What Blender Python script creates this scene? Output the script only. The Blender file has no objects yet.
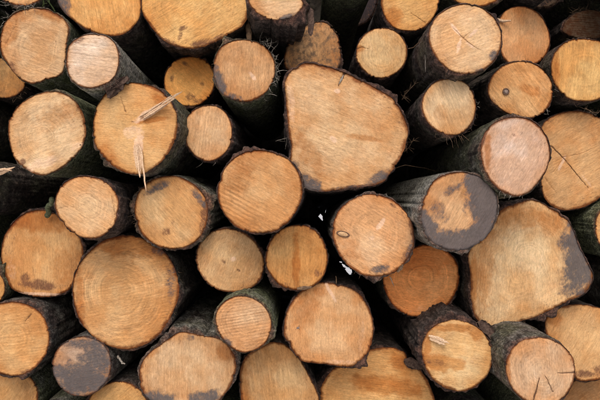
import bpy, math, random
import numpy as np

# ------------------------------------------------------------------ camera, world, sun, exposure
scn = bpy.context.scene
D = 1.85            # metres from the camera to the mean plane of the sawn ends
K = 0.003           # metres per photo pixel on that plane
ZC = 1.15           # camera height
cam = bpy.data.objects.new('camera', bpy.data.cameras.new('camera'))
scn.collection.objects.link(cam)
cam.location = (0, -D, ZC)
cam.rotation_euler = (math.radians(90), 0, 0)
cam.data.sensor_width = 36
cam.data.lens = 36 * D / (600 * K)
cam.data.clip_start = 0.05
cam.data.clip_end = 500
scn.camera = cam

SUN_EL, SUN_AZ = math.radians(45), math.radians(184)     # azimuth measured from +Y towards +X: behind the camera
w = bpy.data.worlds.new('World'); scn.world = w; w.use_nodes = True
nt = w.node_tree
sky = nt.nodes.new('ShaderNodeTexSky'); sky.sky_type = 'NISHITA'; sky.sun_disc = False
sky.sun_elevation = SUN_EL; sky.sun_rotation = SUN_AZ
sky.air_density = 1.0; sky.dust_density = 4.0; sky.ozone_density = 1.0
bg = nt.nodes['Background']; bg.inputs['Strength'].default_value = 0.15
nt.links.new(sky.outputs['Color'], bg.inputs['Color'])
sl = bpy.data.lights.new('sun', 'SUN'); sl.energy = 1.5; sl.angle = math.radians(35); sl.color = (1.0, 0.95, 0.88)
sun = bpy.data.objects.new('sun', sl); scn.collection.objects.link(sun)
sun.rotation_euler = (math.pi / 2 - SUN_EL, 0, math.pi - SUN_AZ)
sun.location = (0, -6, 8)
vs = scn.view_settings
vs.view_transform = 'Standard'; vs.look = 'None'; vs.gamma = 1; vs.exposure = 0.05
vs.use_curve_mapping = False
scn.cycles.filter_width = 1.15

# face outlines as seen in the photograph (600 x 400 pixels), one per log
OUT = {
'L01': [(0.5,35),(4,24),(10,16.5),(18.7,11),(28,8.5),(37,8),(48,9),(57,13.5),(65,20),(69,29),(68,38),(66.5,46),(66,56),(65,64),(62,73),(55,77.5),(46,79.5),(40,82),(32,83.5),(23,80.5),(14,73),(8,64),(2,55),(0,46)],
'L02': [(66.4,56),(68.5,46),(75,39.5),(86,34.5),(100,34.5),(110,38),(117,47),(119.3,60),(117,72),(111,80.5),(101,86),(88.3,88),(77.6,85),(70,77),(66.4,67)],
'L03': [(57,-2),(60,6),(66,14),(76,22),(88,29.5),(102,34.5),(114,36),(124,33.5),(133,27),(139,18),(141,8),(140,-4),(134,-15),(122,-23),(104,-27),(84,-25),(66,-17),(58,-9)],
'L04': [(141,0),(142.5,12),(148,22),(157,34),(168,43),(182,47.5),(195,48.5),(208,45),(221,39),(233,32),(243,25),(248.5,15),(249.5,4),(248,-8),(240,-18),(225,-26),(200,-30),(175,-27),(155,-18),(144,-8)],
'L05': [(248,0),(252,8),(260,15),(270,19.4),(280,20),(290,18),(298,13),(303,6),(302,-2),(296,-10),(284,-15),(270,-15),(257,-12),(249,-6)],
'L06': [(213.5,66),(216,55),(222,46),(232,41),(243,39.5),(254,41),(264,46),(271,54),(275,64),(274.5,76),(271,85),(265,93),(254,100),(243,102),(231,99),(221,92),(215,80)],
'L07': [(164,82),(166,72),(172,63),(181,58),(191,56.5),(201,58),(210,65),(214,75),(213.5,88),(208,98),(198,105),(186,106),(174,102),(167,94)],
'L08': [(284,62),(286,50),(290,40),(298,30),(308,24),(320,21.6),(328,24),(334,30),(339,40),(341,52),(340,64),(335,72),(320,73),(303,72),(289,70)],
'L10': [(356,54),(357,46),(362,37),(371,30),(381,27.6),(392,29.5),(401,36),(406.5,46),(407,56),(403,66),(396,73),(386,77.5),(377,78),(369,75),(361,67.5),(356.5,60)],
'L11': [(381,0),(382,9),(386,19),(393,27),(402,30.5),(413,31),(424,27.5),(432,19),(437,10),(439,0),(436,-10),(427,-18),(412,-21),(397,-19),(386,-11)],
'L12': [(428.5,36),(431,25),(437,16),(446,9),(457,5),(468,4),(480,7),(490,13.5),(497,22),(501,33),(501,44),(498,54),(492,63),(483,70),(472,73.5),(460,73.5),(448,69),(438,60),(431,48)],
'L13': [(442,-24),(445,-8),(455,1),(467,5),(480,6.5),(491,4),(500,-3),(505,-15),(505,-30),(498,-44),(484,-53),(466,-53),(450,-44),(443,-34)],
'L14': [(498.5,21),(504,12),(511,7.5),(519,6),(530,8),(540,15),(547,26),(550,38),(549,48),(544,57),(537,63),(525,65.5),(512,64.5),(503,57),(499.5,45),(497.5,32)],
'L15': [(487.5,90),(490,80),(496,71),(505,64.5),(516,61.5),(527,61.5),(538,65.5),(546,73),(551.5,82),(553,93),(550,104),(543,113),(533,117.5),(521,117),(510,114.5),(499,108),(491,100)],
'L16': [(551,66),(553,56),(559,47),(567,41),(577,38.5),(589,39),(600,41),(612,48),(620,60),(621,75),(616,88),(606,96),(594,100.5),(580,101),(567,97.5),(558,89),(552,78)],
'L17': [(421.5,106),(424,95),(430,86),(438,80.5),(447,78.5),(457,79),(466,83.5),(472,91),(475.5,101),(475.5,112),(472,122),(466,130),(458,134.5),(449,135),(439,132),(430,125),(424,116)],
'L18': [(285,82),(287.5,75),(293,69),(301,64.5),(310,63),(322,65),(334,68.5),(346,73),(358,79),(370,85),(382,91.5),(391,97),(398,106),(404,117),(407.5,128),(407,140),(403,151),(397,163),(391,172),(383,181),(371,186),(360,187),(348,188),(334,190.5),(318,192),(306,188.5),(297,180),(291.5,170),(290,158),(291.5,146),(289,134),(287.5,118),(285.5,100)],
'L19': [(93,130),(93.5,118),(97,106),(104,95),(114,87),(126,83),(138,82.5),(150,85),(161,91),(170,100),(175.5,111),(177.5,124),(176,137),(171,149),(163,160),(152,169),(141,174),(130,173.5),(118,169),(107,161),(99,151),(94.5,141)],
'L20': [(184.5,133),(185.5,122),(190,113),(199,107),(208,105),(218,107),(226,113),(231,123),(232,134),(230,145),(224,154),(215,160),(206,161),(197,157),(190,150),(186,142)],
'L21': [(8,127),(10,117),(17,107),(27,99),(40,93),(52,91),(63,93),(73,99),(81,109),(85.5,122),(86,134),(83,145),(76,155),(68,163),(58,170),(47,174.5),(39,175),(29,171),(20,164),(13,155),(10,145),(8.5,136)],
'L22': [(55,203),(57,193),(63,184),(72,178.5),(83,176),(95,177.5),(106,182),(114,190),(118.5,200),(118,212),(115,223),(109,231),(100,237),(90,238.5),(80,236.5),(71,231),(63,223),(57,213)],
'L23': [(134.5,212),(136,199),(141,189),(150,181),(161,177),(174,176),(186,179.5),(197,187),(205,197),(208,209),(207,222),(202,234),(195,242),(183,247.5),(171,249),(158,246),(147,239),(139,228)],
'L24': [(217.5,192),(219.5,180),(225,168),(233,159),(244,152.5),(257,150),(269,151),(281,155),(291,162),(298,172),(302,184),(302,196),(298,208),(292,218),(283,226.5),(272,231.5),(259,233),(246,231),(235,225.5),(226,216),(220,205)],
'L25': [(195.5,260),(198,248),(204,238),(213,231.5),(224,228.5),(236,230),(247,234.5),(256,243),(262,254),(264,266),(261,278),(254,286),(244,290.5),(232,292),(219,290),(208,283.5),(200,273)],
'L26': [(265.5,258),(268,246),(274,236),(284,228),(296,225),(307,226),(317,232),(324,242),(327.5,254),(327,266),(322,278),(313,286),(302,290),(290,289),(279,284.5),(271,275),(266.5,266)],
'L27': [(333,237),(333.5,224),(338,212),(346,203),(357,196.5),(369,194),(381,195.5),(393,200),(403,208.5),(410,218),(413.5,230),(414,243),(409,256),(402,266),(392,273),(380,276),(368,276),(357,272),(346,264),(338,252)],
'L28': [(383.5,277),(388,267),(396,258),(407,250.5),(419,246),(432,245),(444,249),(453,257),(458.5,268),(459,281),(455,294),(447,305),(435,313),(421,316.5),(407,315),(395,307),(387,295),(383.5,286)],
'L29': [(421,219),(422,206),(426,194),(432,183),(441,176),(452,172.5),(464,172),(476,175),(486,181),(493.5,190),(497.5,201),(497,213),(493,226),(486,237),(476,245),(464,250),(452,250.5),(440,247),(430,240),(423.5,230)],
'L30': [(480.5,152),(481.5,141),(486,131),(494,123),(505,118),(517,116.5),(529,119),(539,126),(546,136),(550,149),(549,162),(544,174),(536,185),(527,193),(517,196),(506,193.5),(496,187),(488,177),(482.5,165)],
'L31': [(541,165),(540,150),(540,136),(544,123),(555,115),(569,111.5),(583,112),(597,116),(610,125),(618,140),(619,160),(614,180),(604,195),(592,203),(578,208.5),(564,210),(552,206),(544,197),(541,182)],
'L32': [(468.5,258),(471,248),(480,240),(488,231),(494,222),(499,212),(507,207),(518,203),(531,199.5),(540,202),(550,208),(560,213.5),(569,222),(574,232),(578,244),(583,254),(588,264),(592.5,274),(591,284),(584,293),(571,300),(558,306),(545,312.5),(532,318),(519,321.5),(506,325),(495,328.5),(485,326),(477,319),(472,308),(470.5,294),(470,275)],
'L33': [(595,228),(597,216),(604,206),(615,200),(628,201),(640,208),(646,222),(645,238),(637,250),(624,256),(610,253),(599,243)],
'L34': [(545,327),(547,317),(553,310),(563,306),(576,304.5),(590,305.5),(604,310),(617,320),(624,335),(624,352),(617,367),(605,377),(593,380.5),(581,381),(570,374),(560,361),(550,345)],
'L35': [(505.5,365),(508,355),(514,346),(523,340),(535,337.5),(548,338.5),(560,344),(569,352),(574,361),(575,372),(573,383),(567,394),(557,402),(545,406),(532,404),(520,397),(511,386),(506.5,375)],
'L36': [(562,400),(566,388),(576,380),(590,377),(605,380),(616,390),(621,404),(618,420),(608,432),(592,437),(576,432),(566,420)],
'L37': [(421.5,350),(424,339),(430,329),(440,322.5),(451,319.5),(463,320.5),(474,325),(483,332),(489.5,342),(492.5,354),(491,367),(485,378),(476,386),(465,391),(453,390.5),(441,386),(431,377),(424.5,365)],
'L38': [(320,400),(321,388),(327,376),(337,366),(350,358),(363,352),(377,348),(392,347.5),(403,351),(407,357),(408.5,364),(417,368),(425,376),(431,388),(435,402),(432,418),(420,432),(400,440),(375,442),(350,436),(332,424),(322,412)],
'L39': [(284,327),(285.5,316),(290,305),(296,296),(304,288.5),(314,283.5),(325,282),(337,284),(349,287.5),(359,294),(366,303),(371,314),(373.5,327),(372,340),(369,350),(362,359),(351,366.5),(338,366),(326,364),(313,363),(302,361),(294,352),(288.5,343),(284.5,336)],
'L40': [(215.5,320),(218,309),(225,301),(234,296.5),(244,296),(255,299),(264,306),(270,316),(271.5,327),(268.5,338),(262,346),(253,351),(245,352.5),(236,350.5),(227,344),(219,333)],
'L41': [(240,376),(242,364),(248,354),(258,348),(270,342.5),(282,343.5),(292,350),(301,361),(308,374),(315,387),(319,400),(318,415),(308,427),(290,433),(268,432),(251,423),(243,410),(240.5,392)],
'L42': [(139,378),(140.5,366),(146,356),(156,347.5),(168,339),(180,332),(192,333),(206,335.5),(219,339),(229,346),(235,356),(236,368),(233,380),(227,391),(218,402),(203,410),(183,412),(163,408),(149,399),(141,389)],
'L43': [(52,366),(54,355),(60,346),(69,339.5),(80,336.5),(92,338),(102,343),(108.5,352),(111,363),(109.5,375),(104,385),(95,392.5),(84,396),(72,395),(62,389),(55,378)],
'L44': [(-26,338),(-22,322),(-12,309),(2,303),(17,302),(30,305.5),(41,313),(47.5,325),(49.5,339),(47,352),(40,363.5),(30,371.5),(17,375.5),(2,374),(-12,367),(-22,354)],
'L45': [(36,385),(38,398),(35,412),(25,424),(8,430),(-12,426),(-26,414),(-30,398),(-24,382),(-10,372),(8,368),(25,372)],
'L46': [(87,406),(92,394),(102,386.5),(116,381.5),(129,383),(140,390),(147,400),(149,412),(143,424),(130,434),(115,436),(99,430),(89,418)],
'L47': [(72.5,290),(74,277),(79,265),(87,254),(98,244.5),(110,238),(124,235.5),(138,237),(152,243),(163,251),(171,261),(177,273),(179,286),(178,299),(173,312),(166,325),(157,336),(146,344),(132,349),(118,348.5),(104,343.5),(91,334.5),(81,322),(75,307)],
'L48': [(1,252),(3,240),(9,228),(18,218),(30,211.5),(42,210),(55,213.5),(66,221),(75,231),(81.5,242),(83.5,254),(81,266),(76,279),(69,289),(58,295),(46,297),(33,296),(20,293),(11,288),(5,277),(2,265)],
'L49': [(-58,188),(-54,172),(-43,161),(-28,157),(-14,162),(-4,174),(-2,190),(-8,205),(-20,214),(-35,216),(-49,207)],
'L50': [(-40,288),(-35,273),(-22,266),(-8,269),(2,277),(5,288),(2,299),(-8,307),(-22,310),(-35,302)],
'L51': [(-22,78),(-14,64),(2,58),(17,63),(25,74),(25,86),(17,95),(2,98),(-14,93)],
'L09': [(326,0),(328,-14),(338,-25),(352,-29),(367,-24),(376,-11),(377,4),(370,18),(357,26),(341,25),(330,14)],
'L52': [(562,30),(566,20),(578,12),(594,10),(608,16),(613,24),(608,33),(598,38),(582,38),(570,36)],
'L53': [(-12,-20),(-8,-34),(4,-44),(20,-47),(36,-42),(47,-30),(49,-15),(42,-2),(29,5),(13,4),(-2,-4)],
'L54': [(512,-24),(520,-37),(535,-44),(552,-42),(565,-32),(569,-18),(563,-4),(550,6),(534,7),(520,0)],
}
HOLES = [(324, 217, 4.2), (321, 212.5, 2.6), (326, 213, 2.4), (343.5, 268.5, 5.0), (338.5, 262, 2.2), (348, 270.5, 3.5)]
WOOD_GAIN = (0.78, 0.82, 0.95)
# per log: label and looks.  grey / brown / pale / deep: stains, on two set-back logs also painted shade (x, y, rx, ry, rotation, amount); cracks: (polyline, width px, depth mm)
SPEC = {
'L01': dict(label='wide pale log end with a scalloped lower edge, touching the small chalky-faced log', tone=(217,172,120), saw=160, pith=(40,56), ring=.6,
   brown=[(9,69,6,9,-40,.75),(62,76,5,4,0,.6)], deep=[(12,28,8,20,25,.5),(50,14,16,6,20,.5)], cracks=[([(6,44),(11,34),(17,22)],.7,2),([(34,36),(46,38),(56,42)],.5,1.2)], bark=(0.9,0.5,0.2)),
'L02': dict(label='small chalky pinkish log end with smooth grey-green bark running back from it', tone=(225,190,150), saw=172, streak=.6, ring=.3,
   brown=[(78,41,6,2.5,-25,.75),(69,66,2,3,0,.6)], bark=(1.2,1.3,0.15), thick=.005, axis=(.0,.0), rip=.5),
'L03': dict(label='yellow-orange log end with grey film on one edge, above the small chalky log', tone=(222,168,102), saw=100, streak=.55,
   grey=[(60,-2,9,20,-12,.95),(66,12,4,7,-35,.8)], bark=(0.28,0.2,0.65)),
'L04': dict(label='broad yellow log end with a dark brown nick and brown-stained lower edge', tone=(223,172,106), saw=32, streak=.55,
   brown=[(183,28,4.5,3,-30,.9),(180,36,2.5,5,20,.8),(203,43,14,3.4,-12,.9),(172,43,10,2.4,25,.7),(216,39,9,3,-25,.7)], bark=(0.14,0.1,0.85), thick=.008, ripple=.5),
'L05': dict(label='small pale log end with dark brown bark below it, above the fuzzy weathered log', tone=(219,174,122), saw=10, streak=.3,
   grey=[(287,16.5,10,2.6,-18,.9)], bark=(0.08,0.1,0.75), thick=.012, thicker=[(10,40,1.6),(90,60,1.4)]),
'L06': dict(label='round log end with shredded whitish bark strands down one side and a grey lower rim', tone=(208,158,105), saw=88, streak=.6,
   grey=[(219,84,7,13,-20,.9),(232,97,10,4,20,.75),(216,72,3,8,0,.6)], pale=[(253,77,2.6,7,-40,.9)], bark=(1.0,0.45,0.35), pith=(250,70)),
'L07': dict(label='small deep orange log end set back in shade beneath the broad yellow log', tone=(231,168,94), saw=140, streak=.3,
   brown=[(186,64,4,2,30,.8),(190,96,5,5,0,.65),(172,78,2,4,0,.6),(203,84,3,2,0,.55),(196,101,6,2.5,0,.6)], bark=(0.17,0.1,0.65)),
'L08': dict(label='fuzzy weathered brown log end half hidden behind the biggest oval log', tone=(198,150,98), saw=100, weather=.95, streak=.3, bark=(0.17,0.3,0.55), ripple=1.4),
'L10': dict(label='small round pale log end with clear rings standing alone before a black gap', tone=(219,175,118), saw=92, ring=.8, streak=.3, pith=(382,56),
   cracks=[([(357,49),(362,47),(368,49)],.9,2.5),([(373,29),(374,46),(373,64)],.4,1)], deep=[(360,48,5,4,0,.6)], bark=(0.11,0.1,0.75)),
'L11': dict(label='orange log end with one thin diagonal crack, above the small ringed log', tone=(215,162,98), saw=20, ring=.7,
   cracks=[([(428,25),(420,19),(411,13)],.6,2)], deep=[(393,18,8,10,40,.6)], bark=(0.19,0.1,0.65)),
'L12': dict(label='large pale log end with a star of pale scratches and thin cracks at its heart', tone=(220,176,124), saw=20, ring=.55, pith=(463,38),
   pale=[(455,29,2,9,-40,.9),(473,33,2,8,48,.85),(459,46,2,9,15,.8),(470,45,1.6,6,-55,.7)], cracks=[([(463,38),(472,45),(484,53)],.6,2),([(463,38),(456,31),(450,25)],.5,1.8),([(463,38),(470,32)],.6,1.5)],
   grey=[(493,55,3.5,5,20,.9),(480,70,6,2,-20,.7)], bark=(0.3,0.15,0.65)),
'L13': dict(label='log end showing as a thin orange arc above the star-scratched log', tone=(215,160,95)),
'L14': dict(label='smooth dull orange log end set back in shade beside the star-scratched log', tone=(224,166,108), saw=85, streak=.3, ring=.2, ripple=.15, bark=(0.39,0.2,0.45)),
'L15': dict(label='orange log end with a single dark round knot and diagonal saw lines', tone=(217,166,108), saw=128, streak=.75, ripple=.6, deep=[(530,90,14,5,15,.4)], bark=(0.17,0.15,0.65), brown=[(494,104,3,6,-30,.6)]),
'L16': dict(label='golden log end with upright saw lines, above the broad log with long cracks', tone=(216,167,102), saw=84, streak=.6, ripple=.5, bark=(0.33,0.2,0.75), deep=[(556,70,4,18,0,.5)]),
'L17': dict(label='small round pale log end with a fringe of dry needles hanging under it', tone=(217,176,125), saw=112, streak=.7, ring=.2, ripple=.6, bark=(0.22,0.2,0.65), deep=[(440,112,8,9,0,.3)]),
'L18': dict(label='biggest oval log end, notch crack in its upper edge, grey-stained bottom corner', tone=(216,171,118), saw=157, streak=.35, ring=.35, pith=(333,137), tilt=(0.0,.02),
   grey=[(307,184,17,8,28,1.0),(296,172,5,9,0,.8),(378,178,12,5,-30,.85),(352,187,12,2.2,-5,.7)], cracks=[([(345,73),(341,80),(338,87)],1.5,6)],
   pale=[(337,91,4,2.6,0,.9),(333,139,5,3,40,.7),(291,100,4,30,-4,.5)], deep=[(310,155,10,26,-35,.4),(365,138,20,3,8,.4)], bark=(0.11,0.15,0.85), thick=.008, thicker=[(180,40,1.5)]),
'L19': dict(label='round log end with two torn splinters and star cracks', tone=(219,169,108), saw=175, streak=.3, ring=.3, pith=(134,123), tilt=(0,.01),
   pale=[(146,115,14,4,-33,1.1),(138,148,5,18,5,1.1),(134,132,13,8,0,.6)], deep=[(152,120,14,2.5,-8,.8),(160,100,10,5,40,.5),(107,155,8,14,-30,.3)], cracks=[([(126,112),(123,104),(121,96)],.9,2.5),([(95,124),(108,123),(120,125)],.5,1.5),([(132,122),(135,122)],.9,2)], bark=(0.5,0.3,0.55), thick=.008, thicker=[(0,50,1.5)]),
'L20': dict(label='small pale log end between the two-splinter log and the saw-rippled log', tone=(218,172,120), saw=84, streak=.6, ring=.2, ripple=.5, bark=(0.11,0.1,0.75), thick=.009, thicker=[(20,60,1.5)]),
'L21': dict(label='creamy log end with faint rings and bright green bark on its lower side', tone=(220,178,126), saw=20, ring=.75, streak=.25, pith=(40,140),
   pale=[(45,163,26,7,-20,.6),(75,147,10,4,-35,.5)], brown=[(23,162,3,3,0,.95)], deep=[(58,115,20,12,-20,.35)], cracks=[([(72,122),(74,122)],.8,2)], bark=(1.6,0.3,0.1), thick=.004),
'L22': dict(label='small round ringed log end with a straight upright crack near its edge', tone=(217,171,118), saw=150, ring=.8, pith=(89,206), streak=.3,
   cracks=[([(112,196),(114,208),(115,222)],.6,2.5),([(57,209),(64,207),(75,207)],.7,2),([(80,214),(85,220)],.6,1.5),([(92,196),(93,196.6)],1.0,2)], bark=(0.11,0.1,0.75), thick=.008),
'L23': dict(label='log end with a thick purple-brown bark rim, a splinter tip hanging over its top', tone=(214,168,112), saw=132, streak=.6, ring=.2, ripple=.6,
   grey=[(158,187,14,4,-25,.75),(200,200,4,12,-35,.7)], brown=[(167,232,4,4,0,.7),(204,216,3.5,18,8,.8),(173,222,2,3,0,.5)], bark=(0.5,0.5,0.55), thick=.011, thicker=[(-15,45,1.8)]),
'L24': dict(label='large round orange log end with ridged saw ripples', tone=(211,161,105), saw=152, streak=.5, ring=.6, ripple=4, lam=.0115, ripzone=[(236,214,24,24,0,1.0)], pith=(258,190), deep=[(240,175,16,20,30,.35)], bark=(0.11,0.1,0.65)),
'L25': dict(label='round log end with a tiny pale heart and brown bruised lower corner', tone=(213,168,114), saw=70, ring=.5, streak=.3, pith=(233,259),
   brown=[(203,281,4,8,-35,.85),(224,262,1.5,3,-40,.8),(238,270,2.4,1.2,30,.8)], pale=[(233,259,3,3,0,.7)], bark=(0.17,0.1,0.55)),
'L26': dict(label='round honey-coloured log end between the tiny-hearted log and the log with an oval knot', tone=(209,156,94), saw=88, streak=.4, ring=.6, pith=(297,254), deep=[(296,262,4,30,0,.5)], bark=(0.17,0.15,0.55), brown=[(318,273,4,4,0,.6)]),
'L27': dict(label='log end with a small outlined oval knot and a pale diagonal scar', tone=(221,173,121), saw=150, ring=.5, streak=.35, pith=(376,230),
   pale=[(381,224,2.6,8,35,.95),(372,238,3,3,0,.6)], grey=[(379,269,9,4,-8,.75),(409,250,3,10,20,.6)], brown=[(411,226,2.4,14,-10,.8),(393,205,4,1.6,30,.7),(405,256,3,10,28,.7)], deep=[(352,250,10,12,0,.3)], bark=(0.17,0.5,0.55), thick=.007),
'L28': dict(label='dark orange log end set back in shade under the two logs it is tucked behind', tone=(237,166,100), saw=172, ring=.8, streak=.4, pith=(420,276), pale=[(424,309,20,4,-8,.35)], deep=[(420,258,34,16,0,.4)], bark=(0.44,0.1,0.55)),  # shade of the overlapping logs painted in: deep top, paler lit strip below
'L29': dict(label='log end mostly covered by a slate-grey film with an orange patch', tone=(207,158,106), saw=60, streak=.4, ring=.3,
   grey=[(489,202,19,38,8,1.3),(478,184,14,12,30,1.2),(464,243,38,13,-6,1.35),(427,232,11,22,-12,1.15),(444,241,20,10,0,1.2),(487,230,18,20,0,1.25),(452,190,12,4,-25,.6),(438,212,12,9,40,.45)], bark=(0.5,1.5,0.15), thick=.008, thicker=[(180,60,1.4)]),
'L30': dict(label='pale pinkish log end with a clean dark rim, overlapping the cracked broad log', tone=(219,182,146), saw=60, streak=.3, ring=.2, weather=.12, deep=[(488,150,4,16,0,.6)], brown=[(483,139,2.5,8,20,.8),(514,135,2,1.5,30,.6),(522,133,1.6,1.2,0,.6)], pale=[(510,170,14,12,0,.3)], bark=(0.55,0.35,0.35), thick=.007),
'L31': dict(label='broad log end with long diagonal cracks, half behind the pinkish log', tone=(212,161,104), saw=30, ring=.3, streak=.3, tilt=(.03,0),
   cracks=[([(551,146),(563,158),(575,172),(588,188)],.9,3),([(563,157),(580,154),(600,145)],.6,1.8),([(545,178),(556,193)],.8,2),([(553,172),(562,160)],.5,1.5)], pale=[(562,163,2,9,25,.7),(586,180,2,10,-40,.5)], bark=(0.17,0.2,0.65), weather=.1),
'L32': dict(label='big squarish log end with a slate-grey stained corner', tone=(222,180,126), saw=85, streak=.3, ring=.65, pith=(528,264), tilt=(0,.0),
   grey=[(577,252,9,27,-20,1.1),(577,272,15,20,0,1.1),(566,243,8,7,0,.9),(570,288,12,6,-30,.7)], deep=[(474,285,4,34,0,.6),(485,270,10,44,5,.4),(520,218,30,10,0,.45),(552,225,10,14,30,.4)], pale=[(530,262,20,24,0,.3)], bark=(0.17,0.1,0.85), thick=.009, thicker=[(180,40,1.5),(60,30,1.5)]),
'L33': dict(label='green-barked log beside the grey-stained corner of the big squarish log', tone=(215,165,105), bark=(0.9,0.2,0.4), saw=170),
'L34': dict(label='log end with a crumbly brown bottom edge, set back beside the grey-barked cracked log', tone=(216,166,108), saw=60, streak=.35, ring=.2, brown=[(585,374,15,4,-3,.95),(600,370,10,5,0,.7)], deep=[(553,318,8,9,-30,.5)], pith=(592,343), bark=(0.11,0.1,0.75)),
'L35': dict(label='round log end with three short drying cracks and smooth grey bark on show', tone=(213,170,123), saw=95, ring=.8, streak=.3, pith=(543,372),
   cracks=[([(533,403),(536,390),(539,378)],1.2,4),([(553,392),(549,383),(545,376)],.8,3),([(576,372),(568,373),(557,373)],1.1,4)], deep=[(508,370,3,20,0,.6)], bark=(0.45,0.5,0.3), thick=.006),
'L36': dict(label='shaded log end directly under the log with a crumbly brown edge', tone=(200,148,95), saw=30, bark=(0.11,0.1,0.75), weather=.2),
'L37': dict(label='cream log end with a rusty band, a pale split chip and shaggy dark bark', tone=(224,182,124), saw=172, streak=.45, ring=.3, ripple=.8,
   brown=[(437,363,12,3,10,.45)], deep=[(440,362,22,8,8,.95),(452,328,22,4,0,.6),(476,334,8,6,40,.5),(428,345,4,12,0,.5)], pale=[(470,360,16,10,0,.3)], bark=(0.07,0.1,1), thick=.013, thicker=[(225,55,1.6)]),
'L38': dict(label='wide shaded orange log end with a bark-filled nick in its top', tone=(222,168,104), saw=172, streak=.6, ring=.4, deep=[(385,385,40,10,8,.5),(400,360,10,8,0,.4)], bark=(0.11,0.1,0.65), pith=(380,396)),  # upper-right deep patch is painted shade, the long band is wood tone
'L39': dict(label='broad log end with a tiny knot, flat bottom and pale streak from its top', tone=(216,167,113), saw=92, streak=.3, ring=.4, pith=(330,322),
   pale=[(331,293,2,11,-28,.8),(362,335,4,20,8,.4),(340,362,16,3,0,.5)], deep=[(305,310,14,20,20,.3),(320,292,8,5,0,.4)], cracks=[([(355,296),(356,297)],.8,1.5)], bark=(0.11,0.1,0.65), thick=.007),
'L40': dict(label='small rough round log end with wavy rings above the arched streaky log', tone=(215,168,117), saw=10, ring=.9, streak=.3, ripple=1.0, weather=.15, grey=[(226,343,6,5,40,.7)], bark=(1.0,0.5,0.3), thick=.008),
'L41': dict(label='arched log end with fine upright streaks under the broad tiny-knot log', tone=(207,161,106), saw=98, streak=.65, ring=.1, deep=[(246,395,5,30,0,.4)], bark=(0.22,0.3,0.65), thick=.007),
'L42': dict(label='many-sided log end with thick bark above and grey smudges along its lower edge', tone=(211,168,118), saw=90, streak=.65, ring=.15, tilt=(0,.02),
   grey=[(160,399,16,7,10,1.0),(207,397,17,7,-5,1.0),(191,338,4,3,0,.6)], deep=[(226,352,8,12,-30,.5),(152,352,8,6,-40,.4)], bark=(0.35,0.7,0.8), thick=.010, thicker=[(-65,45,2.0),(-5,30,1.5)]),
'L43': dict(label='small log end with a weathered purple-grey face and pale patches', tone=(200,160,120), saw=10, streak=.3, ring=.3, weather=.35,
   grey=[(82,380,30,17,0,1.1),(98,356,13,22,-15,.95),(84,344,18,5,0,.8),(58,372,6,10,0,.9),(84,358,8,5,0,.8)], bark=(0.22,0.6,0.35), thick=.004),
'L44': dict(label='orange log end with a short dark crack, below the red-brown stained log', tone=(213,163,104), saw=8, streak=.35, ring=.6, cracks=[([(31,314),(28,318),(25,321)],.8,3)], brown=[(40,363,5,2.5,-35,.7),(28,371,8,2,-15,.6)], bark=(0.17,0.5,0.65), thick=.008),
'L45': dict(label='shaded log end with mottled green bark beside the small grey-faced log', tone=(205,158,102), saw=60, streak=.4, bark=(1.0,0.6,0.3)),
'L46': dict(label='small arched log end between the grey-faced log and the many-sided log', tone=(208,157,96), saw=40, bark=(0.28,0.4,0.55)),
'L47': dict(label='largest round orange log end with fine rings and speckled side', tone=(213,164,107), saw=12, ring=.95, streak=.35, pith=(120,290), tilt=(0,0),
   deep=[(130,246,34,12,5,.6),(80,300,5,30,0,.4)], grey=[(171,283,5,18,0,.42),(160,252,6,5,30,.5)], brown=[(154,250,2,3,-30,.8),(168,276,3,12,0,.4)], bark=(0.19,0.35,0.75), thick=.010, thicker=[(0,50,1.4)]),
'L48': dict(label='log end with a dark red-brown stain along its flat bottom', tone=(209,158,100), saw=92, streak=.45, ring=.35,
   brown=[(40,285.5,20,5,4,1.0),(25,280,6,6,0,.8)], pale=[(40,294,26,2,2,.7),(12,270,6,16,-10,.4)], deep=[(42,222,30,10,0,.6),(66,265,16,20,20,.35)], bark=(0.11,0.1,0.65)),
'L49': dict(label='dark-barked log under the creamy log, a pale torn splinter at its end', bark=(0.33,0.2,0.75), tone=(205,155,100)),
'L50': dict(label='sliver of a small orange log end beside the red-brown stained log', tone=(208,155,92)),
'L51': dict(label='shaded orange log end set back under the scalloped log', tone=(212,160,100), weather=.35, bark=(0.11,0.1,0.85)),
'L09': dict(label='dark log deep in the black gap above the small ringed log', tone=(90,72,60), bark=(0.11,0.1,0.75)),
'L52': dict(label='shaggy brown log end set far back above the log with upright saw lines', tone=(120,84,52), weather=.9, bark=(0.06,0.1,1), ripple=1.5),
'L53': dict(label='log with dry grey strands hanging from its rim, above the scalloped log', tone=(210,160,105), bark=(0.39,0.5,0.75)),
'L54': dict(label='deep-set dark log above the smooth dull orange log', tone=(78,58,42), weather=.6, bark=(0.08,0.1,0.75)),
}
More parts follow.
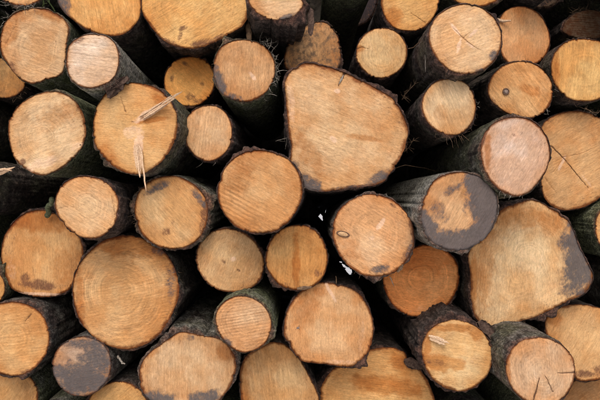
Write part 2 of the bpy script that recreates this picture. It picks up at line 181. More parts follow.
# face set forward (+) or back (-) of the mean plane, metres: found so that no two logs run into each other
DEP = {'L01': 0, 'L02': 0.2, 'L03': 0, 'L04': 0.001, 'L05': 0.142, 'L06': 0.08, 'L07': -0.10, 'L08': -0.05, 'L10': 0, 'L11': 0,
 'L12': 0.2, 'L13': -0.05, 'L14': -0.11, 'L15': 0.1, 'L16': 0, 'L17': 0.15, 'L18': 0.1, 'L19': 0.153, 'L20': 0.05, 'L21': 0.12,
 'L22': 0.15, 'L23': 0.08, 'L24': 0.19, 'L25': 0.021, 'L26': 0.07, 'L27': 0.12, 'L28': -0.06, 'L29': 0.2, 'L30': 0.22, 'L31': -0.06,
 'L32': 0.002, 'L33': 0, 'L34': -0.06, 'L35': 0.179, 'L36': -0.2, 'L37': 0.071, 'L38': -0.11, 'L39': 0.04, 'L40': 0.109, 'L41': -0.05,
 'L42': 0, 'L43': 0.002, 'L44': 0, 'L45': -0.1, 'L46': -0.05, 'L47': 0.001, 'L48': -0.049, 'L49': 0, 'L50': -0.033, 'L51': -0.18,
 'L09': -0.9, 'L52': -0.5, 'L53': 0.0, 'L54': -0.5}
LEN = 1.08

# ------------------------------------------------------------------ helpers
col = scn.collection
def hash3(i, j, k, seed):
    n = (i * 374761393 + j * 668265263 + k * 2147483647 + seed * 974634777) & 0xFFFFFFFF
    n = ((n ^ (n >> 13)) * 1274126177) & 0xFFFFFFFF
    return ((n ^ (n >> 16)) & 0xFFFF) / 65535.0
def vnoise(p, seed=0):
    p = np.asarray(p, float)
    f = np.floor(p).astype(np.int64); u = p - f; u = u * u * (3 - 2 * u)
    r = 0
    for a in (0, 1):
        for b in (0, 1):
            for c in (0, 1):
                wgt = (u[..., 0] if a else 1 - u[..., 0]) * (u[..., 1] if b else 1 - u[..., 1]) * (u[..., 2] if c else 1 - u[..., 2])
                r = r + wgt * hash3(f[..., 0] + a, f[..., 1] + b, f[..., 2] + c, seed)
    return r
def fbm(p, seed=0, octaves=3):
    p = np.asarray(p, float); s = 0; a = 0.5; tot = 0
    for o in range(octaves):
        s = s + a * vnoise(p * (2 ** o), seed + o * 17); tot += a; a *= 0.55
    return s / tot
def sstep(x, a, b):
    t = np.clip((x - a) / (b - a), 0, 1); return t * t * (3 - 2 * t)
def lin(c):
    return tuple((v / 255 / 12.92 if v / 255 <= 0.04045 else ((v / 255 + 0.055) / 1.055) ** 2.4) for v in c)
def spline(pts, m=6):
    P = np.array(pts, float); n = len(P); o = []
    for i in range(n):
        p0, p1, p2, p3 = P[i - 1], P[i], P[(i + 1) % n], P[(i + 2) % n]
        for t in np.linspace(0, 1, m, endpoint=False):
            o.append(.5 * (2 * p1 + (p2 - p0) * t + (2 * p0 - 5 * p1 + 4 * p2 - p3) * t * t + (3 * p1 - p0 - 3 * p2 + p3) * t ** 3))
    return np.array(o)
def at(px, py, d):
    """photo pixel + how far forward of the mean plane the thing stands -> world"""
    s = K * (D - d) / D
    return np.array([(px - 300) * s, -d, ZC - (py - 200) * s])
def mesh_np(name, V, F, mat, parent=None, loc=None, smooth=True):
    me = bpy.data.meshes.new(name)
    V = np.asarray(V, np.float32)
    if isinstance(F, np.ndarray):
        n, k = F.shape
        me.vertices.add(len(V)); me.vertices.foreach_set('co', V.ravel())
        me.loops.add(n * k); me.loops.foreach_set('vertex_index', F.astype(np.int32).ravel())
        me.polygons.add(n); me.polygons.foreach_set('loop_start', np.arange(0, n * k, k, dtype=np.int32))
        me.update(calc_edges=True)
    else:
        me.from_pydata([tuple(v) for v in V.tolist()], [], F); me.update()
    if smooth:
        me.polygons.foreach_set('use_smooth', np.ones(len(me.polygons), bool))
    me.materials.append(mat)
    o = bpy.data.objects.new(name, me); col.objects.link(o)
    if parent: o.parent = parent
    if loc is not None: o.location = loc
    return o
def fattr(me, name, a):
    a = np.asarray(a, np.float32)
    if a.ndim == 1:
        at_ = me.attributes.new(name, 'FLOAT', 'POINT'); at_.data.foreach_set('value', a)
    else:
        at_ = me.attributes.new(name, 'FLOAT_VECTOR', 'POINT'); at_.data.foreach_set('vector', a.ravel())
def grid_faces(nr, na, off=0):
    """quads between nr rings of na points each (closed round)"""
    i = np.arange(nr - 1)[:, None] * na; j = np.arange(na)[None, :]; j2 = (j + 1) % na
    return (np.stack([i + j, i + j2, i + na + j2, i + na + j], -1).reshape(-1, 4) + off)
def tube(pts, r0, r1, sides=5, rng=None):
    P = [np.asarray(p, float) for p in pts]; V = []; F = []
    n = len(P)
    for i, p in enumerate(P):
        t = P[min(i + 1, n - 1)] - P[max(i - 1, 0)]; t = t / (np.linalg.norm(t) + 1e-9)
        a = np.cross(t, (0.31, 0.2, 0.93)); a /= np.linalg.norm(a) + 1e-9; b = np.cross(t, a)
        r = r0 + (r1 - r0) * i / max(n - 1, 1)
        for s in range(sides):
            q = 2 * math.pi * s / sides; V.append(p + r * (math.cos(q) * a + math.sin(q) * b))
    for i in range(n - 1):
        for s in range(sides):
            s2 = (s + 1) % sides; F.append((i * sides + s, i * sides + s2, (i + 1) * sides + s2, (i + 1) * sides + s))
    F.append(tuple(range(sides))[::-1]); F.append(tuple((n - 1) * sides + s for s in range(sides)))
    return V, F
class Bag:
    def __init__(self): self.V = []; self.F = []
    def add(self, VF):
        o = len(self.V); self.V += list(VF[0]); self.F += [tuple(i + o for i in f) for f in VF[1]]

# ------------------------------------------------------------------ materials
class NT:
    def __init__(self, name):
        self.m = bpy.data.materials.new(name); self.m.use_nodes = True; self.t = self.m.node_tree
        self.b = self.t.nodes['Principled BSDF']
    def set(self, node, sock, v):
        i = node.inputs[sock]
        if hasattr(v, 'is_output'): self.t.links.new(v, i)
        else: i.default_value = v
    def attr(self, n, out='Fac'):
        a = self.t.nodes.new('ShaderNodeAttribute'); a.attribute_name = n; return a.outputs[out]
    def math(self, op, a, b=0.0, clamp=False):
        n = self.t.nodes.new('ShaderNodeMath'); n.operation = op; n.use_clamp = clamp
        self.set(n, 0, a); self.set(n, 1, b); return n.outputs[0]
    def vmul(self, v, s):
        n = self.t.nodes.new('ShaderNodeVectorMath'); n.operation = 'MULTIPLY'; self.set(n, 0, v); self.set(n, 1, s); return n.outputs[0]
    def noise(self, vec, scale, detail=3.0, rough=0.55, dist=0.0):
        n = self.t.nodes.new('ShaderNodeTexNoise'); self.set(n, 'Vector', vec); self.set(n, 'Scale', scale)
        self.set(n, 'Detail', detail); self.set(n, 'Roughness', rough); self.set(n, 'Distortion', dist); return n.outputs['Fac']
    def noise1(self, W, scale, detail=2.0):
        n = self.t.nodes.new('ShaderNodeTexNoise'); n.noise_dimensions = '1D'; self.set(n, 'W', W); self.set(n, 'Scale', scale)
        self.set(n, 'Detail', detail); return n.outputs['Fac']
    def ramp(self, f, a, b, lo=0.0, hi=1.0):
        n = self.t.nodes.new('ShaderNodeMapRange'); n.interpolation_type = 'SMOOTHSTEP'
        for s, v in (('Value', f), ('From Min', a), ('From Max', b), ('To Min', lo), ('To Max', hi)): self.set(n, s, v)
        return n.outputs[0]
    def mix(self, f, a, b, mode='MIX'):
        n = self.t.nodes.new('ShaderNodeMix'); n.data_type = 'RGBA'; n.blend_type = mode; n.clamp_factor = True
        self.set(n, 0, f)
        for s, v in ((6, a), (7, b)): self.set(n, s, v if hasattr(v, 'is_output') else (*v, 1) if len(v) == 3 else v)
        return n.outputs[2]
    def scale(self, c, f):
        n = self.t.nodes.new('ShaderNodeVectorMath'); n.operation = 'SCALE'; self.set(n, 0, c); self.set(n, 'Scale', f); return n.outputs[0]
    def bump(self, h, dist, strength=1.0, nrm=None):
        n = self.t.nodes.new('ShaderNodeBump'); self.set(n, 'Height', h); self.set(n, 'Distance', dist); self.set(n, 'Strength', strength)
        if nrm is not None: self.set(n, 'Normal', nrm)
        return n.outputs[0]
    def out(self, color, rough=0.8, nrm=None, spec=0.25):
        self.set(self.b, 'Base Color', color); self.set(self.b, 'Roughness', rough); self.set(self.b, 'Specular IOR Level', spec)
        if nrm is not None: self.set(self.b, 'Normal', nrm)
        return self.m
    def sep(self, v):
        n = self.t.nodes.new('ShaderNodeSeparateXYZ'); self.set(n, 0, v); return n.outputs
    def comb(self, x, y, z):
        n = self.t.nodes.new('ShaderNodeCombineXYZ'); self.set(n, 0, x); self.set(n, 1, y); self.set(n, 2, z); return n.outputs[0]

def wood_material():
    n = NT('cut_wood')
    tone = n.attr('tone', 'Vector'); P = n.attr('saw', 'Vector'); rho = n.attr('rho'); t = n.attr('tfrac')
    mk = n.sep(n.attr('mask', 'Vector')); mk2 = n.sep(n.attr('mask2', 'Vector')); px = n.sep(P)
    par = n.sep(n.attr('par', 'Vector'))             # streak strength, ring strength, weathering
    blot = n.noise(P, 16, 4, 0.6)
    streak = n.noise(n.vmul(P, (22, 230, 9)), 1.0, 3, 0.6)
    streak2 = n.noise(n.vmul(P, (7, 70, 9)), 1.0, 3, 0.6)
    fib = n.noise(n.vmul(P, (160, 520, 9)), 1.0, 3, 0.6)
    wob = n.noise(P, 18, 4, 0.6)
    rw = n.math('ADD', n.math('ADD', n.math('MULTIPLY', rho, 170.0), n.math('MULTIPLY', wob, 3.2)), px[2])
    ring = n.noise1(rw, 1.0, 2.0)
    rw2 = n.math('ADD', n.math('ADD', n.math('MULTIPLY', rho, 45.0), n.math('MULTIPLY', wob, 1.8)), px[2])
    ring2 = n.noise1(rw2, 1.0, 1.0)
    def c(f, a): return n.math('MULTIPLY', n.math('SUBTRACT', f, 0.5), a)
    s = n.math('MULTIPLY', n.math('ADD', c(streak, 0.95), c(streak2, 1.0)), n.math('MULTIPLY', par[0], n.ramp(n.noise(P, 8, 2), 0.35, 0.65, 0.5, 1.2)))
    rmod = n.ramp(n.noise(P, 13, 3, 0.6), 0.36, 0.62, 0.15, 1.0)
    r = n.math('MULTIPLY', n.math('MULTIPLY', n.math('ADD', c(ring, 0.75), c(ring2, 0.45)), par[1]), n.math('MULTIPLY', rmod, n.ramp(rho, 0.005, 0.032, 0.0, 1.0)))
    v = n.math('ADD', n.math('ADD', n.math('ADD', s, r), n.math('ADD', c(fib, 0.65), c(n.noise(n.vmul(P, (95, 210, 7)), 1.0, 5, 0.72), 0.95))), 1.0)
    v = n.math('ADD', v, c(blot, 0.62))
    v = n.math('ADD', v, c(n.noise(P, 48, 4, 0.65), 0.38))
    base = n.scale(tone, v)
    hue = n.ramp(n.noise(P, 9, 3, 0.55), 0.38, 0.62, 0.0, 0.85)
    base = n.mix(hue, base, n.mix(1.0, base, (0.88, 0.72, 0.56), 'MULTIPLY'))
    pale = n.ramp(n.noise(n.vmul(P, (1.2, 1.0, 1.7)), 11, 3, 0.6), 0.55, 0.78, 0.0, 0.35)
    base = n.mix(pale, base, n.mix(1.0, base, (1.18, 1.22, 1.30), 'MULTIPLY'))
    pink = n.ramp(n.noise(n.vmul(P, (1, 1, 2.3)), 26, 4, 0.6), 0.5, 0.7, 0.0, 0.5)
    base = n.mix(pink, base, n.mix(1.0, base, (1.02, 0.93, 0.88), 'MULTIPLY'))
    tr = n.math('ADD', t, c(n.noise(n.vmul(P, (1, 1, 3.1)), 10, 4, 0.6), 1.3))
    base = n.mix(n.ramp(tr, 0.72, 0.15, 0.0, 0.55), base, n.mix(1.0, base, (1.10, 1.17, 1.22), 'MULTIPLY'))
    base = n.mix(n.ramp(tr, 0.62, 1.10, 0.0, 0.75), base, n.mix(1.0, base, (0.93, 0.78, 0.60), 'MULTIPLY'))
    speck = n.ramp(n.noise(n.vmul(P, (170, 330, 5)), 1.0, 2, 0.5), 0.66, 0.74, 0.0, 0.55)
    base = n.mix(speck, base, n.mix(1.0, base, (0.55, 0.42, 0.32), 'MULTIPLY'))
    # sawdust, dirt and torn flecks gathered towards the rim, different on each log
    gr = n.math('MULTIPLY', n.ramp(n.noise(n.vmul(P, (90, 170, 3)), 1.0, 5, 0.75), 0.53, 0.66), n.ramp(n.math('ADD', t, c(n.noise(P, 11, 3, 0.6), 1.1)), 0.70, 1.05))
    base = n.mix(n.math('MULTIPLY', gr, 0.75), base, (0.17, 0.080, 0.042))
    fleck = n.math('MULTIPLY', n.ramp(n.noise(n.vmul(P, (60, 260, 3)), 1.0, 4, 0.7), 0.60, 0.70), n.ramp(n.noise(P, 20, 3), 0.45, 0.7))
    base = n.mix(n.math('MULTIPLY', fleck, 0.55), base, n.mix(1.0, base, (0.60, 0.42, 0.28), 'MULTIPLY'))
    cream_fleck = n.ramp(n.noise(n.vmul(P, (26, 150, 3)), 1.0, 4, 0.65), 0.52, 0.68, 0.0, 0.6)  # cream flecks in the wood, drawn out along the saw lines
    base = n.mix(cream_fleck, base, n.mix(1.0, base, (1.22, 1.28, 1.40), 'MULTIPLY'))
    scr = n.ramp(n.noise(n.vmul(P, (5, 420, 3)), 1.0, 2, 0.5), 0.60, 0.70, 0.0, 0.5)
    base = n.mix(n.math('MULTIPLY', scr, n.ramp(n.noise(P, 12, 2), 0.4, 0.65)), base, n.mix(1.0, base, (0.66, 0.50, 0.36), 'MULTIPLY'))
    wn = n.math('ADD', n.math('MULTIPLY', n.noise(P, 75, 6, 0.75), 0.6), n.math('MULTIPLY', n.noise(n.vmul(P, (130, 380, 3)), 1.0, 3, 0.7), 0.4))
    edge = n.math('MULTIPLY', n.ramp(n.math('ADD', t, n.math('ADD', c(n.noise(P, 70, 4, .65), 0.09), c(n.noise(P, 14, 2), 0.13))), 0.935, 0.99), 0.95)
    base = n.mix(edge, base, n.mix(1.0, base, (0.36, 0.22, 0.15), 'MULTIPLY'))
    weath = n.math('MULTIPLY', n.ramp(n.noise(P, 55, 5, 0.72), 0.42, 0.64), par[2])
    base = n.mix(weath, base, (0.12, 0.075, 0.045))
    def patch(m, lo=0.02, hi=1.05, am=3.6):
        # the noise eats into the stain's rim only: none where the mask is nought
        return n.math('MULTIPLY', n.ramp(n.math('ADD', m, c(wn, am)), lo, hi), n.ramp(m, 0.0, 0.25))
    # tinted toning first (orange-brown, with two painted shade patches), then pale torn wood and one painted lit strip, brown rot, grey film, cracks
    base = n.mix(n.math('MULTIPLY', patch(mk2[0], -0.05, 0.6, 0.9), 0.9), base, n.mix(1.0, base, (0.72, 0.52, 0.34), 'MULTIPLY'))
    base = n.mix(n.math('MULTIPLY', patch(mk[2], 0.25, 0.85, 1.2), 0.7), base, n.scale((0.70, 0.47, 0.33), v))
    base = n.mix(n.math('MULTIPLY', patch(mk[1]), 0.85), base, n.scale((0.125, 0.05, 0.028), n.ramp(fib, 0.2, 0.8, 0.5, 1.5)))
    gcol = n.scale(n.mix(n.noise(P, 35, 4), (0.055, 0.050, 0.053), (0.125, 0.108, 0.104)), n.ramp(fib, 0.2, 0.8, 0.75, 1.25))
    gp = patch(mk[0])
    base = n.mix(n.math('MULTIPLY', n.ramp(mk[0], 0.02, 0.5), 0.45), base, n.mix(1.0, base, (0.62, 0.52, 0.46), 'MULTIPLY'))
    base = n.mix(n.math('MULTIPLY', gp, 0.94), base, gcol)
    base = n.mix(n.math('MULTIPLY', n.ramp(mk2[1], 0.1, 0.9), 0.88), base, (0.075, 0.036, 0.022))
    h = n.math('ADD', n.math('ADD', n.math('MULTIPLY', streak, 0.5), n.math('MULTIPLY', fib, 0.7)), n.math('MULTIPLY', n.math('MULTIPLY', ring, n.ramp(rho, 0.006, 0.035)), 0.25))
    return n.out(base, 0.78, n.bump(h, 0.0017, 0.9), 0.2)

def bark_material():
    n = NT('bark')
    P = n.attr('bp', 'Vector'); kd = n.sep(n.attr('bkind', 'Vector')); cut = n.attr('cutrim')   # bkind: green, pale, rough
    big = n.noise(P, 9, 4, 0.6); mid = n.noise(P, 34, 5, 0.65); fine = n.noise(P, 170, 4, 0.65)
    lon = n.noise(n.vmul(P, (60, 9, 60)), 1.0, 4, 0.6)
    base = n.mix(n.ramp(mid, 0.35, 0.65), (0.030, 0.019, 0.017), (0.150, 0.112, 0.098))
    base = n.mix(n.ramp(lon, 0.5, 0.68, 0, 0.7), base, (0.040, 0.025, 0.022))
    plate = n.noise(n.vmul(P, (95, 30, 95)), 1.0, 6, 0.75, 0.6)
    base = n.mix(n.ramp(plate, 0.40, 0.56, 0.75, 0.0), base, (0.020, 0.013, 0.012))
    peel = n.ramp(n.noise(n.vmul(P, (1.0, 0.45, 1.0)), 42, 5, 0.7, 0.4), 0.60, 0.66, 0, 0.55)
    base = n.mix(peel, base, (0.21, 0.145, 0.105))
    gr = n.math('MULTIPLY', n.ramp(n.math('ADD', n.math('ADD', big, n.math('MULTIPLY', mid, 0.3)), n.math('MULTIPLY', n.math('SUBTRACT', kd[0], 0.6), 0.35)), 0.46, 0.70), n.math('MINIMUM', kd[0], 1.0))
    base = n.mix(gr, base, n.mix(n.ramp(fine, 0.3, 0.7), (0.080, 0.095, 0.042), (0.215, 0.230, 0.130)))
    pl = n.math('MULTIPLY', n.ramp(n.math('ADD', n.noise(n.vmul(P, (1.0, 0.5, 1.0)), 24, 6, 0.72), n.math('MULTIPLY', n.math('SUBTRACT', kd[1], 0.4), 0.14)), 0.44, 0.64), n.math('MINIMUM', kd[1], 0.9))
    base = n.mix(pl, base, n.mix(n.ramp(fine, 0.3, 0.7), (0.20, 0.195, 0.155), (0.44, 0.42, 0.37)))
    lich = n.ramp(n.noise(P, 110, 3, 0.6), 0.70, 0.76, 0, 0.6)
    base = n.mix(lich, base, (0.26, 0.26, 0.24))
    base = n.mix(n.math('MULTIPLY', cut, 0.8), base, n.mix(n.ramp(mid, 0.35, 0.65), (0.030, 0.014, 0.011), (0.19, 0.085, 0.052)))
    base = n.scale(base, n.math('MULTIPLY', n.ramp(fine, 0.30, 0.70, 0.45, 1.6), n.ramp(n.noise(P, 60, 5, 0.7), 0.35, 0.65, 0.55, 1.45)))
    h = n.math('ADD', n.math('MULTIPLY', mid, 1.0), n.math('ADD', n.math('MULTIPLY', fine, 0.35), n.math('ADD', n.math('MULTIPLY', lon, 0.6), n.math('MULTIPLY', plate, 1.3))))
    return n.out(base, 0.82, n.bump(h, 0.011, 1.0), 0.3)

def plain_material(name, c1, c2, scale=60.0, rough=0.85, bump=0.002):
    n = NT(name); tc = n.t.nodes.new('ShaderNodeTexCoord'); f = n.noise(tc.outputs['Object'], scale, 4, 0.6)
    return n.out(n.mix(n.ramp(f, 0.3, 0.7), c1, c2), rough, n.bump(f, bump, 0.8), 0.2)

WOOD = wood_material(); BARK = bark_material()
SPLINT = plain_material('torn_wood', (0.50, 0.31, 0.18), (0.74, 0.54, 0.37), 300, .8, .003)
FIBRE = plain_material('dry_fibre', (0.16, 0.13, 0.10), (0.42, 0.38, 0.33), 160)
FIBRED = plain_material('dark_fibre', (0.07, 0.045, 0.03), (0.22, 0.14, 0.085), 120)
TWIGM = plain_material('twig_bark', (0.05, 0.030, 0.024), (0.13, 0.085, 0.065), 150)
TWIGG = plain_material('green_twig', (0.05, 0.06, 0.03), (0.14, 0.15, 0.085), 150)
KNOT = plain_material('knot_wood', (0.10, 0.075, 0.07), (0.30, 0.22, 0.18), 260)
KNOTD = plain_material('knot_rim', (0.07, 0.04, 0.026), (0.20, 0.11, 0.07), 260)
GRASS = plain_material('grass_blade', (0.05, 0.075, 0.025), (0.12, 0.15, 0.06), 60)
GRND = plain_material('gravel_earth', (0.50, 0.48, 0.45), (0.72, 0.71, 0.69), 9, 0.95, 0.03)
BACKING = plain_material('backing_dark', (0.012, 0.010, 0.008), (0.035, 0.028, 0.02), 14, 0.95, 0.03)  # near-black colour for the added backing sheet

# ------------------------------------------------------------------ setting: ground, and an added dark sheet behind the pile that blackens the gaps
gx = np.linspace(-70, 70, 90); gx = np.sign(gx) * (np.abs(gx) / 70) ** 2.2 * 70
X, Y = np.meshgrid(gx, gx, indexing='ij'); Z = (fbm(np.stack([X * 0.9, Y * 0.9, X * 0], -1), 5) - 0.5) * 0.05 - 0.02
m_ = len(gx); I = np.arange(m_ * m_).reshape(m_, m_)
F = np.stack([I[:-1, :-1], I[1:, :-1], I[1:, 1:], I[:-1, 1:]], -1).reshape(-1, 4)
g = mesh_np('ground', np.stack([X, Y, Z], -1).reshape(-1, 3), F, GRND); g['kind'] = 'structure'

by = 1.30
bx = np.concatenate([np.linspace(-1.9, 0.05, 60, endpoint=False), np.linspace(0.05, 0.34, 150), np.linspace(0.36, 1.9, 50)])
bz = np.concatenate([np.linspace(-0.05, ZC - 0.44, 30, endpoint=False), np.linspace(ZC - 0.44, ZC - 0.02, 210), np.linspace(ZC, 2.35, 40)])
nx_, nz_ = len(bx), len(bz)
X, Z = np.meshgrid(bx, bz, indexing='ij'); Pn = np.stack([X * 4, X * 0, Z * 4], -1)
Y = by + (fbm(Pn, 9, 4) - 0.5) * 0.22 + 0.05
holes = []
for (px, py, rr) in HOLES:
    s = K * (D + by) / D
    holes.append(((px - 300) * s, ZC - (py - 200) * s, rr * s))
I = np.arange(nx_ * nz_).reshape(nx_, nz_)
Fq = np.stack([I[:-1, :-1], I[1:, :-1], I[1:, 1:], I[:-1, 1:]], -1).reshape(-1, 4)
cx = X.ravel()[Fq].mean(1); cz = Z.ravel()[Fq].mean(1); keep = np.ones(len(Fq), bool)
hn = 1.75 * sstep(fbm(np.stack([cx * 75, cz * 75, cx * 0], -1), 77), 0.30, 0.66)
for hx, hz, hr in holes: keep &= np.hypot(cx - hx, cz - hz) > hr * hn
bk = mesh_np('gap_backing', np.stack([X, Y, Z], -1).reshape(-1, 3), Fq[keep], BACKING); bk['kind'] = 'structure'  # made-up backing: keeps the gaps dark, openings cut where brightness shows through
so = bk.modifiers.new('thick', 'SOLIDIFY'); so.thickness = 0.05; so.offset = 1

# ------------------------------------------------------------------ logs
def poly_mask(x, y, shapes, seed):
    m = np.zeros_like(x)
    for (cx, cy, rx, ry, rot, amp) in shapes:
        a = math.radians(rot); dx, dy = x - cx, y - cy
        u = (dx * math.cos(a) + dy * math.sin(a)) / rx; v = (-dx * math.sin(a) + dy * math.cos(a)) / ry
        q = np.hypot(u, v) + (fbm(np.stack([x * 0.16, y * 0.16, x * 0 + seed], -1), seed) - 0.5) * 1.0
        m = np.maximum(m, amp * sstep(q, 1.45, 0.45))
    return m
def seg_dist(x, y, pl):
    best = np.full(x.shape, 1e9); tt = np.zeros(x.shape); n = len(pl) - 1
    for i in range(n):
        (x0, y0), (x1, y1) = pl[i], pl[i + 1]; dx, dy = x1 - x0, y1 - y0
        t = np.clip(((x - x0) * dx + (y - y0) * dy) / (dx * dx + dy * dy + 1e-9), 0, 1)
        d = np.hypot(x - x0 - t * dx, y - y0 - t * dy); b = d < best
        best = np.where(b, d, best); tt = np.where(b, (i + t) / n, tt)
    return best, tt

def make_log(key, pts, d, spec, seed, fine=True, length=LEN):
    """one log: Empty at its base > bark, cut_face, rear_end; all from the outline of its sawn end"""
    rng = np.random.default_rng(seed)
    pl = spline(pts); c = pl.mean(0)
    q = pl - c; ang = np.arctan2(q[:, 1], q[:, 0]); rr = np.hypot(q[:, 0], q[:, 1]); o = np.argsort(ang)
    sc = K * (D - d) / D; Rm = rr.mean() * sc
    step = 0.0032 if fine else 0.012
    na = int(np.clip(2 * math.pi * Rm / step, 40, 330)); nr = int(np.clip(Rm / (0.0024 if fine else 0.02), 6, 80))
    th = np.linspace(-math.pi, math.pi, na, endpoint=False)
    R = np.interp(th, ang[o], rr[o], period=2 * math.pi)
    cs = np.stack([np.cos(th) * 4, np.sin(th) * 4, th * 0 + seed], -1)
    R = R * (1 + 0.030 * (fbm(cs * 1.6, seed) - 0.5) + 0.016 * (fbm(cs * 11, seed + 3, 3) - 0.5)) - 1.3 * sstep(fbm(cs * 3.1, seed + 9), 0.60, 0.80)
    pith = spec.get('pith'); pith = np.array(pith, float) if pith else c + rng.normal(0, 0.10, 2) * rr.mean()
    # relief of the face lies along y (depth); tilt of the cut
    ta, tb = spec.get('tilt', tuple(rng.normal(0, 0.035, 2)))
    t = np.concatenate([[0.0], np.linspace(0, 1, nr + 1)[1:]]); t = t[1:]
    T, TH = np.meshgrid(t, th, indexing='ij'); RR = np.broadcast_to(R, T.shape)
    x = pith[0] + (c[0] - pith[0]) * T + T * RR * np.cos(TH); y = pith[1] + (c[1] - pith[1]) * T + T * RR * np.sin(TH)
    x = np.concatenate([[pith[0]], x.ravel()]); y = np.concatenate([[pith[1]], y.ravel()]); tf = np.concatenate([[0.0], T.ravel()])
    u, v = (x - c[0]) * sc, -(y - c[1]) * sc                                  # metres on the face
    sa = math.radians(spec.get('saw', rng.uniform(0, 180)))
    along, across = u * math.cos(sa) + v * math.sin(sa), -u * math.sin(sa) + v * math.cos(sa)
    dep = ta * u + tb * v
    P3 = np.stack([along * 9, across * 9, u * 0 + seed * 3.7], -1)
    warp = fbm(P3, seed + 1)
    rip = spec.get('ripple', 0.35) * 0.5
    lam = spec.get('lam', 0.0085)
    dep = dep + rip * 0.001 * np.sin(2 * math.pi * (across + 0.012 * warp) / lam) * sstep(vnoise(P3 * 0.55, seed + 8), 0.2, 0.85) * 1.6 * (poly_mask(x, y, spec['ripzone'], seed) if 'ripzone' in spec else 1)
    dep = dep + 0.004 * (fbm(P3 * 0.7, seed + 5) - 0.5) + 0.0016 * (fbm(np.stack([along * 40, across * 170, u * 0], -1), seed + 6) - 0.5)
    dep = dep + 0.0035 * sstep(tf, 0.955, 1.0) * (0.3 + vnoise(np.stack([u * 90, v * 90, u * 0], -1), seed + 7))
    crack = np.zeros_like(u)
    for (cp, wd, dp) in spec.get('cracks', ()):
        ds, tt = seg_dist(x + 1.6 * (fbm(np.stack([x * .3, y * .3, x * 0], -1), seed + 2) - .5), y, cp)
        wloc = 0.62 * wd * (1.0 - 0.85 * tt) + 0.16
        k = sstep(ds, wloc * 1.5, wloc * 0.5); crack = np.maximum(crack, k * min(1.0, dp / 4.0)); dep = dep + k * dp * 0.001
    dl = d - dep                                                             # exact projection of the outline kept for each vertex
    s = K * (D - dl) / D
    wx, wy, wz = (x - 300) * s, -dl, ZC - (y - 200) * s
    V = np.stack([wx, wy, wz], -1)
    base = np.array([V[:, 0].mean(), -d, V[:, 2].min()])
    root = bpy.data.objects.new('log', None); col.objects.link(root); root.location = base
    root.empty_display_size = 0.05
    Vl = V - base
    ia = np.arange(na); tri = np.stack([ia * 0, 1 + ia, 1 + (ia + 1) % na], -1)
    qd = grid_faces(nr, na, 1)[:, ::-1]
    qt = np.concatenate([qd[:, [0, 1, 2]], qd[:, [0, 2, 3]]]); Ft = np.concatenate([tri, qt])
    # orientation: face must look towards -y
    a_, b_, c_ = Vl[Ft[len(Ft) // 2]]
    if np.cross(b_ - a_, c_ - a_)[1] > 0: Ft = Ft[:, ::-1]
    face = mesh_np('cut_face', Vl, Ft, WOOD, root)
    me = face.data
    fattr(me, 'saw', np.stack([along, across, u * 0 + (seed % 97) * 0.731], -1))
    fattr(me, 'rho', tf * Rm); fattr(me, 'tfrac', tf)
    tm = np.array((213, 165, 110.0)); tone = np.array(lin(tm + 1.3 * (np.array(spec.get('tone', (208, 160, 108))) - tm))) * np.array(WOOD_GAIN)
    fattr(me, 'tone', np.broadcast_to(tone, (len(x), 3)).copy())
    fattr(me, 'par', np.broadcast_to(np.array([spec.get('streak', 0.45), spec.get('ring', 0.45), spec.get('weather', 0.0)]), (len(x), 3)).copy())
    fattr(me, 'mask', np.stack([poly_mask(x, y, spec.get(k_, ()), seed + i_) for i_, k_ in enumerate(('grey', 'brown', 'pale'))], -1))
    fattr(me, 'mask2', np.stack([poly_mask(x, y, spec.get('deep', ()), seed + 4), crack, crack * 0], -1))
    # bark sleeve -------------------------------------------------------------------
    kind = spec.get('bark', (0.6, 0.15, 0.4))
    thick = spec.get('thick', 0.006) * 0.62 / sc                                    # in pixels at this depth
    thv = thick * (0.1 + 1.8 * fbm(np.stack([np.cos(th) * 2.2, np.sin(th) * 2.2, th * 0 + seed], -1), seed + 11))
    for q_ in range(4):                                                      # bare gaps and thick flakes
        da = (np.degrees(th) - rng.uniform(-180, 180) + 180) % 360 - 180; thv = thv * (1 + (rng.choice([-.9, 1.1, 1.6]) if fine else 0.3) * np.exp(-(da / rng.uniform(6, 22)) ** 2))
    thv = thv * (0.6 + 0.8 * vnoise(np.stack([np.cos(th) * 14, np.sin(th) * 14, th * 0], -1), seed + 21))
    for (a0, wdt, mul) in spec.get('thicker', ()):                           # degrees, clockwise from right as seen in the photo
        da = (np.degrees(th) - a0 + 180) % 360 - 180; thv = thv * (1 + (mul - 1) * np.exp(-(da / wdt) ** 2))
    if fine:
        ys = np.concatenate([[-0.0012, 0.0004, 0.0028, 0.007], np.arange(0.014, 0.42, 0.0085), np.linspace(0.43, length, 14)])
    else:
        ys = np.concatenate([[-0.001, 0.001, 0.004], np.linspace(0.02, length, 9)])
    tax, taz = spec.get('axis', tuple(rng.normal(0, 0.006, 2)))
    taper = spec.get('taper', 0.07)
    rough = kind[2]
    tr, bend = [], rng.normal(0, 0.010, 2)
    V = []; bp = []; cut = []
    arc = th * Rm
    ragged = (fbm(np.stack([np.cos(th) * 9, np.sin(th) * 9, th * 0], -1), seed + 12) - 0.35)
